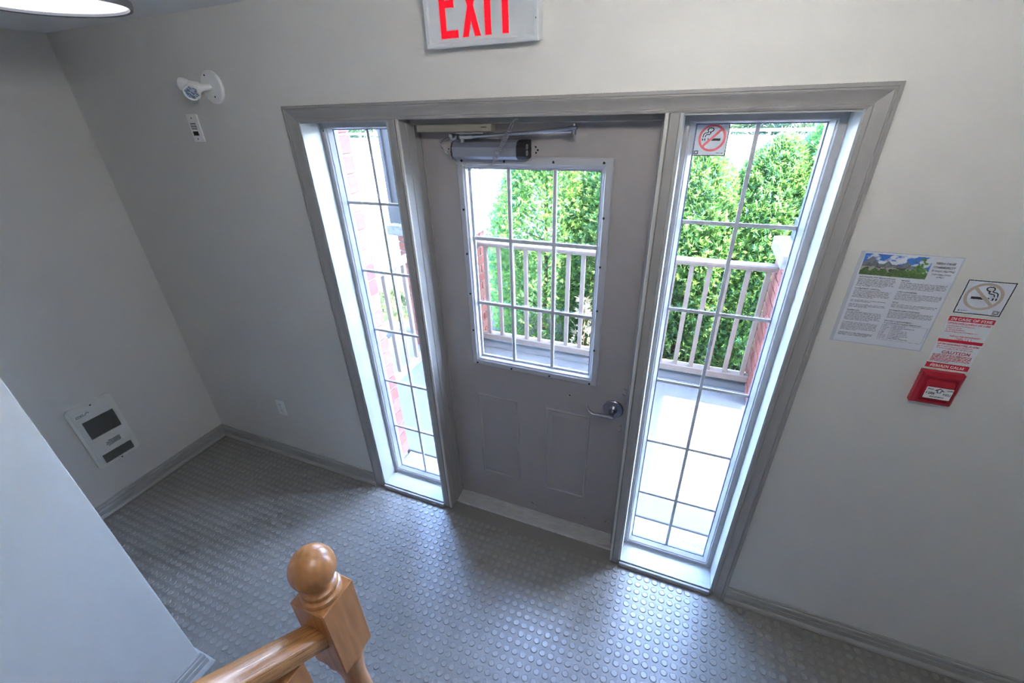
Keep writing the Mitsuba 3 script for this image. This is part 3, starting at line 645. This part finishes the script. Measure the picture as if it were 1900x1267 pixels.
ceiling_light('ceiling_light_001', (.62, -1.20), .19, 2.33, LAMP_BACK, 'round white ceiling light over the stairs behind the viewpoint')

# ================================================================= STAIRS, NEWEL, HANDRAIL
NX, NY, NW = -.0140, -1.1495, .0445
NP = 'newel_post'
part(NP, 'block', bx(NX-NW, NX+NW, NY-NW, NY+NW, .985, 1.2105, .0025), OAK)
top = [(0, 1.2085), (.0415, 1.2085), (.0432, 1.2125), (.0432, 1.2165), (.0415, 1.2205), (.0365, 1.223), (.0350, 1.226), (.0375, 1.2285), (.0382, 1.233), (.0370, 1.2375), (.0330, 1.240), (.0300, 1.243), (.0290, 1.247), (.0295, 1.2515)]
cz, rb = 1.2895, .0460
for t in np.linspace(-.80, math.pi/2, 26): top.append((max(rb*math.cos(t), 0.0) if t < 1.57 else 0.0, cz+rb*math.sin(t)))
part(NP, 'ball_finial', lathe(top, (NX, NY, 0), 56), OAK, 40)
turn = [(0, .988), (.0425, .988), (.0440, .980), (.0435, .972), (.0400, .966), (.0345, .962), (.0335, .957), (.0350, .954), (.0345, .952), (.0330, .93), (.0285, .90), (.0265, .86), (.0285, .80), (.034, .70), (.038, .60), (.0395, .52), (.036, .46), (.031, .44), (.035, .43), (.0425, .415), (.0425, .40), (0, .40)]
part(NP, 'turned_shaft', lathe(turn, (NX, NY, 0), 48), OAK, 35)
part(NP, 'foot', bx(NX-NW, NX+NW, NY-NW, NY+NW, 0, .402, .0025), OAK)
lab(NP, 'turned oak newel post with a ball top at the foot of the handrail', 'newel post')
SL = .86
hp = []
HW, HH = .031, .058
shape = [(-.027, 0), (-.027, .010), (-.031, .016), (-.0325, .028), (-.031, .040), (-.026, .049), (-.016, .055), (0, .0575)]
shape = shape+[(-a, b) for a, b in shape[::-1][1:]]
Y0, Z0 = NY-NW, 1.092
def hr(a, b, w): # a: across, b: up the section, w: run towards -y
    return (NX+.000+a, Y0-w+.0005, Z0+b+SL*w)
n = 30; rows = []
RUN = np.linspace(0, 1.3, n)
V = np.array([hr(a, b, w) for w in RUN for a, b in shape]); k = len(shape); Fc = []
for i in range(n-1):
    for j in range(k):
        q = (j+1) % k; Fc += [[i*k+j, (i+1)*k+j, (i+1)*k+q], [i*k+j, (i+1)*k+q, i*k+q]]
v2, tri = trimesh.creation.triangulate_polygon(Polygon(shape), engine='earcut'); sp = np.array(shape)
idx = [int(np.argmin(((sp-q)**2).sum(1))) for q in v2]
for a, b, c in tri: Fc += [[idx[a], idx[b], idx[c]], [(n-1)*k+idx[a], (n-1)*k+idx[c], (n-1)*k+idx[b]]]
hm = trimesh.Trimesh(V, np.array(Fc), process=False); hm.fix_normals()
add('handrail', hm, OAKR, 30); lab('handrail', 'glossy oak handrail running from the newel post to the lower left', 'handrail')
for k, yb in enumerate((-1.272, -1.41)):
    b = num('stair_baluster'); st = .18*(1+math.floor((-1.2-yb)/.25)) if yb < -1.2 else 0
    zt = Z0+SL*(Y0-yb)+.004
    part(b, 'top_block', bx(NX-.022, NX+.022, yb-.025, yb+.025, zt-.20, zt-.0258, .001), OAK)
    part(b, 'turned_shaft', lathe([(0, zt-.199), (.015, zt-.199), (.013, zt-.22), (.010, zt-.24), (.011, zt-.34), (.015, st+.30), (.012, st+.24), (.015, st+.20), (0, st+.20)], (NX, yb, 0), 24), OAK, 35)
    part(b, 'foot', bx(NX-.022, NX+.022, yb-.022, yb+.022, st, st+.202, .001), OAK)
    lab(b, ('square oak baluster under the handrail next to the newel post' if k == 0 else 'second oak baluster up the handrail from the newel post'), 'baluster')
STAIR = mat('m_stair', (.10, .095, .085), .5, .4)
for i in range(6):
    y1 = -1.2-.25*i; z1 = .18*(i+1)
    part('trim_5', 'tread', bx(-.06, 1.22, y1-.27, y1, z1-.03, z1, .004), STAIR); part('trim_5', 'riser', bx(-.05, 1.21, y1-.25, y1-.015, z1-.18, z1-.03), STAIR)
lab('trim_5', 'dark staircase rising behind the newel post', 'stairs', kind='structure')

# ================================================================= OUTSIDE: facade, porch
ZF = -.03
def porch():
    part('porch_floor', 'slab', bx(-2.2, 2.9, .36, 1.93, ZF-.25, ZF, .004), CONC)
    part('porch_floor', 'rough_edge', bx(-1.0, 1.0, .2, .345, ZF-.25, ZF+.003), ROUGHC, label='strip of rough pebbled concrete')
    cb = Polygon([(1.90, ZF-.2), (1.90, ZF), (1.915, ZF+.022), (1.94, ZF+.040), (1.97, ZF+.046), (2.16, ZF+.046), (2.18, ZF+.03), (2.18, ZF-.25)])
    part('porch_floor', 'curb', ext(cb, lambda a, b, w: (w, a, b), 5.1, -2.2), CONC, 40)
    lab('porch_floor', 'pale concrete porch floor outside the door', 'porch', kind='structure')
porch()
# facade: brick reveal on both sides
wallbox('wall_exterior', cat([bx(-3.5, -1.009, .2, .322, -.3, 6.3), bx(1.009, 3.6, .2, .322, -.3, 6.3), bx(-1.01, 1.01, .2, .322, 2.15, 6.3)]), 'red brick facade beside the sidelights', MORTAR)
r2 = np.random.default_rng(3)
bz = 2.011
for s in (-1, 1):
    for k in range(24):
        z1 = bz-.0915*(k-1)-.0115; z0 = max(z1-.080, ZF+.001)
        if z1 < ZF+.02 or z1 > 2.15: continue
        j = r2.uniform(-.002, .002)
        xw = .20 if k % 2 else .10
        key = part('wall_exterior', 'brick', bx(s*(1.0+j), s*(1.0+xw), .205, .332+j, z0, z1, .003), BRICKS[r2.integers(4)])
def brick_box(key, x0, x1, y0, y1, z0, z1, pitch):
    part(key, 'core', bx(x0+.008, x1-.008, y0+.008, y1-.008, z0-.15, z1-.001), MORTAR)
    k = 0; z = z1
    while z > z0+.01:
        za = max(z-pitch+.011, z0-.02); zb = z-.001
        for face in ('front', 'left', 'right'):
            a0, a1 = (x0, x1) if face == 'front' else (y0+.098, y1)
            off = .0 if k % 2 == 0 else -.105
            a = a0+off
            while a < a1-.01:
                b0, b1 = max(a, a0), min(a+.20, a1)
                if b1-b0 > .02:
                    j = r2.uniform(-.0015, .0015)
                    if face == 'front': m = bx(b0, b1, y0+j, y0+.09, za, zb, .003)
                    elif face == 'left': m = bx(x0+j, x0+.085, b0, b1, za, zb, .003)
                    else: m = bx(x1-.085, x1-j, b0, b1, za, zb, .003)
                    part(key, 'brick', m, BRICKS[r2.integers(4)])
                a += .21
        z -= pitch; k += 1
def pier(key, x0, x1, y0, y1, col, label):
    brick_box(key, x0, x1, y0, y1, ZF, 1.117, .083)
    o = .045
    capm = trimesh.convex.convex_hull(np.array([[x, y, z] for x in (x0-o, x1+o) for y in (y0-o-.03, y1+o) for z in (1.117, 1.200)]+[[x, y, 1.225] for x in (x0+.03, x1-.03) for y in (y0+.03, y1-.03)]))
    capm = trimesh.convex.convex_hull(np.vstack([capm.vertices]))
    part(key, 'cap_stone', capm, STONE, label='pale stone cap with sloping top')
    lab(key, label, 'brick pier')
    cx0, cx1, cy0, cy1 = col
    ck = num('porch_column')
    part(ck, 'shaft', bx(cx0+.012, cx1-.012, cy0+.012, cy1-.012, 1.20, 6.0), COLP)
    part(ck, 'base_block', bx(cx0-.012, cx1+.012, cy0-.012, cy1+.012, 1.205, 1.36, .006), COLP)
    for (a, b) in ((cx0, cy0), (cx1-.03, cy0), (cx0, cy1-.03), (cx1-.03, cy1-.03)): part(ck, 'corner_board', bx(a, a+.03, b, b+.03, 1.36, 6.0, .003), COLP)
    lab(ck, 'grey boxed porch column standing on the '+('left' if cx0 < 0 else 'right')+' brick pier', 'column')
pier('brick_pier', -1.870, -1.190, 1.71, 2.11, (-1.915+.012, -1.68, 1.70, 1.94), 'wide red brick pier with a stone cap at the left corner of the porch')
pier('brick_pier_001', 1.213, 1.70, 1.71, 2.11, (1.267, 1.495, 1.83, 2.05), 'red brick pier with a stone cap at the right end of the railing')
BAL = mikit.ply(bx(-.0175, .0175, -.0175, .0175, .105, 1.0, .003), RAILP)
RT = [(-.030, .995), (-.030, 1.010), (-.042, 1.014), (-.044, 1.030), (-.036, 1.040), (.036, 1.040), (.044, 1.030), (.042, 1.014), (.030, 1.010), (.030, .995)]
def railing(key, fn, a0, a1, pos, label):
    part(key, 'top_rail', ext(Polygon(RT), lambda a, b, w: fn(w, a, b), a1-a0, a0), RAILP, 20)
    part(key, 'bottom_rail', ext(Polygon([(-.030, .052), (-.030, .100), (-.022, .108), (.022, .108), (.030, .100), (.030, .052)]), lambda a, b, w: fn(w, a, b), a1-a0, a0), RAILP)
    for q in pos:
        x, y, z = fn(q, 0, 0); scene[num(key+'__baluster')] = {**BAL, 'to_world': T().translate([x, y, 0])}
    lab(key, label, 'railing')
railing('porch_railing', lambda w, a, b: (w, 1.955+a, b), -1.1895, 1.2125, [-1.108+.1297*k for k in range(9)]+[.0665+.127*k for k in range(-0, 0)]+[-1.108+.1297*k for k in range(9, 12)]+[.519, .645, .772, .902, 1.035, 1.165], 'beige balustrade between the two brick piers behind the door')
railing('porch_railing_001', lambda w, a, b: (-1.55+a, w, b), .334, 1.7095, [.4+.129*k for k in range(10)], 'beige balustrade at the left side of the porch seen through the left sidelight')
for q in (-.35, .85): pass
RZ = 6.0; RFX = .62+(RZ-ZF)*.52/1.06
# porch roof and eaves (out of view, shade the porch)
part('roof_1', 'porch_roof', cat([bx(-2.6, RFX, .2, 2.1, RZ, RZ+.15), bx(RFX, RFX+1.6, -.3, .61, RZ, RZ+.15), bx(RFX, RFX+1.6, 1.67, 2.1, RZ, RZ+.15)]), SOFFIT)
lab('roof_1', 'pale porch roof over the entrance', 'roof', kind='structure')

# ground
gz = -.32
add('lawn', cat([bx(-60, -2.2, -6, 6.2, gz-.2, gz), bx(-2.2, 60, 3.6, 6.2, gz-.2, gz), bx(2.9, 60, -6, 3.6, gz-.2, gz)]), GRASS); lab('lawn', 'sunlit lawn beyond the porch', 'lawn', kind='structure')
add('mulch_bed', bx(-2.0, 4.0, 2.18, 3.6, -.5, -.26), MULCH); lab('mulch_bed', 'dark mulch bed under the cedar hedge', 'flower bed', kind='structure')
add('road', bx(-90, 90, 6.35, 60, gz-.25, gz-.04), ROAD); lab('road', 'wide sunlit concrete road beyond the lawn', 'road', kind='structure')
part('road', 'kerb', bx(-90, 90, 6.2, 6.36, gz-.25, gz+.02), CONC)
for y in (11.2, 17.7): part('road', 'joint', bx(-90, 90, y-.05, y+.05, gz-.045, gz-.036), mat('m_joint', (.36, .36, .37), .9) if y < 12 else 'm_joint')
GR = 'guard_rail'
part(GR, 'rail', bx(-60, 60, 33.9, 34.1, .10, .28), RAILING_FAR); part(GR, 'rail', bx(-60, 60, 33.92, 34.08, -.22, -.14), RAILING_FAR)
PST = mikit.ply(bx(-.07, .07, -.07, .07, gz-.04, .24), RAILING_FAR)
for k in range(48): scene[num(GR+'__post')] = {**PST, 'to_world': T().translate([-58+k*2.4, 34.15, 0])}
lab(GR, 'long grey guard rail on the far side of the road', 'guard rail')

# plants
def fronds(P, Nrm, size, cols, droop=.25, leaflets=5, aspect=.26):
    """flat feathery sprays: each a few pointed leaflets fanning from one stem"""
    n = len(P); cols = np.array(cols); unit = lambda a: a/np.linalg.norm(a, axis=-1, keepdims=True)
    d = unit(Nrm+RNG.normal(0, .45, (n, 3))); u = unit(np.cross(d, RNG.normal(0, 1, (n, 3)))); s = (size*RNG.uniform(.6, 1.35, n))[:, None]
    c = cols[RNG.integers(len(cols), size=n)]*RNG.uniform(.55, .95, (n, 1)); w3 = np.cross(d, u); Vs = []
    for q in range(leaflets):
        f = q/(leaflets-1)*2-1
        dirn = unit(d*(1-.45*abs(f))+u*f*.9); sd = unit(np.cross(dirn, w3))
        b0 = P+d*s*.22*(1-abs(f)); L = s*(.65+.35*(1-abs(f))); w = L*aspect*.5
        Vs.append(np.stack([b0, b0+dirn*L*.45+sd*w, b0+dirn*L-np.array([0, 0, 1.0])*droop*L*.3, b0+dirn*L*.45-sd*w], 1))
    V = np.stack(Vs, 1).reshape(-1, 3); b = np.arange(n*leaflets)*4
    Fc = np.concatenate([np.stack([b, b+1, b+2], 1), np.stack([b, b+2, b+3], 1)]); Cc = np.repeat(c, leaflets*4, axis=0)
    return V, Fc, np.clip(Cc, 0, 1)
CED = [np.array(c) for c in ((.20, .42, .12), (.26, .50, .14), (.33, .60, .17), (.16, .37, .16), (.42, .62, .20), (.16, .34, .21))]
def shrub(key, cx, cy, rx, ry, z0, z1, n, size, label, cols=CED, cat_='shrub', group=None, taper=.55, leaflets=5, bs=1.0):
    m = int(n*1.0)
    th = RNG.uniform(0, 2*np.pi, m); h = RNG.uniform(0, 1, m)**.85; rad = np.sqrt(RNG.uniform(.35, 1, m))
    prof = np.minimum(1, (1-h)/(1-taper))**.6*(.86+.14*np.sin(np.minimum(h/.15, 1)*np.pi/2))
    bump = .82+.36*meshkit.fbm(np.stack([np.cos(th)*2.2+cx*3, np.sin(th)*2.2+cy, h*5], 1), 3, 5)
    r = prof*bump*rad
    P = np.stack([cx+rx*r*np.cos(th), cy+ry*r*np.sin(th), z0+(z1-z0)*h], 1)
    Nn = np.stack([np.cos(th), np.sin(th), .55+.6*h], 1); Nn /= np.linalg.norm(Nn, axis=1, keepdims=True)
    V, Fc, Cc = fronds(P, Nn, size, cols, leaflets=leaflets)
    part(key, 'foliage', (V, Fc), 'm_leaf', color=Cc)
    br = [tube([(cx, cy, z0-.12), (cx+.02, cy, z0+(z1-z0)*.4), (cx, cy+.02, z0+(z1-z0)*.85)], np.array([.03, .022, .008])*bs, 8)]
    for k in range(14 if bs > .9 else 4):
        a = RNG.uniform(0, 2*np.pi); hh = z0+(z1-z0)*RNG.uniform(.08, .75)
        br.append(tube([(cx, cy, hh), (cx+rx*.4*math.cos(a), cy+ry*.4*math.sin(a), hh+.10*bs), (cx+rx*.8*math.cos(a), cy+ry*.8*math.sin(a), hh+.26*bs)], np.array([.010, .007, .003])*bs, 6))
    part(key, 'branches', cat(br), BARK)
    lab(key, label, cat_, group)
shrub('cedar_shrub', -.84, 2.85, .64, .52, -.24, 1.95, 26000, .046, 'green cedar shrub behind the left end of the railing')
shrub('cedar_shrub_001', -.02, 2.88, .62, .52, -.24, 2.0, 30000, .046, 'tall green cedar shrub behind the middle of the door window')
shrub('cedar_shrub_002', .62, 2.86, .62, .50, -.24, 1.72, 26000, .046, 'green cedar shrub behind the railing left half of the right sidelight')
shrub('cedar_shrub_003', 1.20, 2.95, .60, .50, -.24, 1.80, 26000, .046, 'green cedar shrub behind the right brick pier')
shrub('cedar_shrub_004', 1.78, 3.05, .68, .55, -.24, 2.25, 26000, .046, 'tallest pale green cedar shrub at the right edge of the right sidelight')
TC = [np.array(c) for c in ((.060, .10, .045), (.075, .12, .05), (.05, .085, .06), (.09, .115, .065))]
for x, lb in ((-36.5, 'leftmost pale green tree beyond the guard rail at the top of the left sidelight'), (-30.2, 'second pale green tree beyond the guard rail at the top of the left sidelight'), (-23.9, 'third pale green tree beyond the guard rail at the top of the left sidelight'),
              (.6, 'pale green tree beyond the guard rail left of the no smoking sticker'), (6.9, 'pale green tree beyond the guard rail right of the no smoking sticker'), (13.2, 'pale green tree beyond the guard rail behind the tallest cedar shrub')):
    key = num('roadside_tree')
    shrub(key, x, 38.5+RNG.uniform(-.6, 1.0), 3.15, 2.6, -.7, 6.5+RNG.uniform(-1, 2.5), 1800, .75, lb, TC, 'tree', 'trees beyond the guard rail', .45, 4)
PALE = [np.array(c) for c in ((.36, .40, .34), (.44, .46, .42))]
shrub('pale_plant', -.245, 2.27, .10, .05, -.10, .46, 60, .085, 'pale leafed plant between the railing and the hedge', PALE, 'plant', taper=.05, leaflets=4, bs=.18)
DK = [np.array(c) for c in ((.05, .08, .05), (.08, .11, .06), (.12, .16, .08))]
shrub('low_shrub', -2.95, 2.75, .42, .25, -.32, -.02, 160, .09, 'sparse dark low shrub on the lawn seen between the left balusters', DK, taper=.3, bs=.3)
for i, (x, y, lb) in enumerate(((-2.44, 2.10, 'pale concrete block with a dark slot outside the left railing, farther from the door'), (-2.10, 1.72, 'pale concrete block with a dark slot outside the left railing, nearer to the door'))):
    k = num('concrete_block'); part(k, 'body', bx(x-.16, x+.16, y-.12, y+.12, -.33, -.10, .012), CONC); part(k, 'slot', bx(x+.02, x+.08, y-.1215, y-.119, -.24, -.19), DARK); lab(k, lb, 'concrete block')
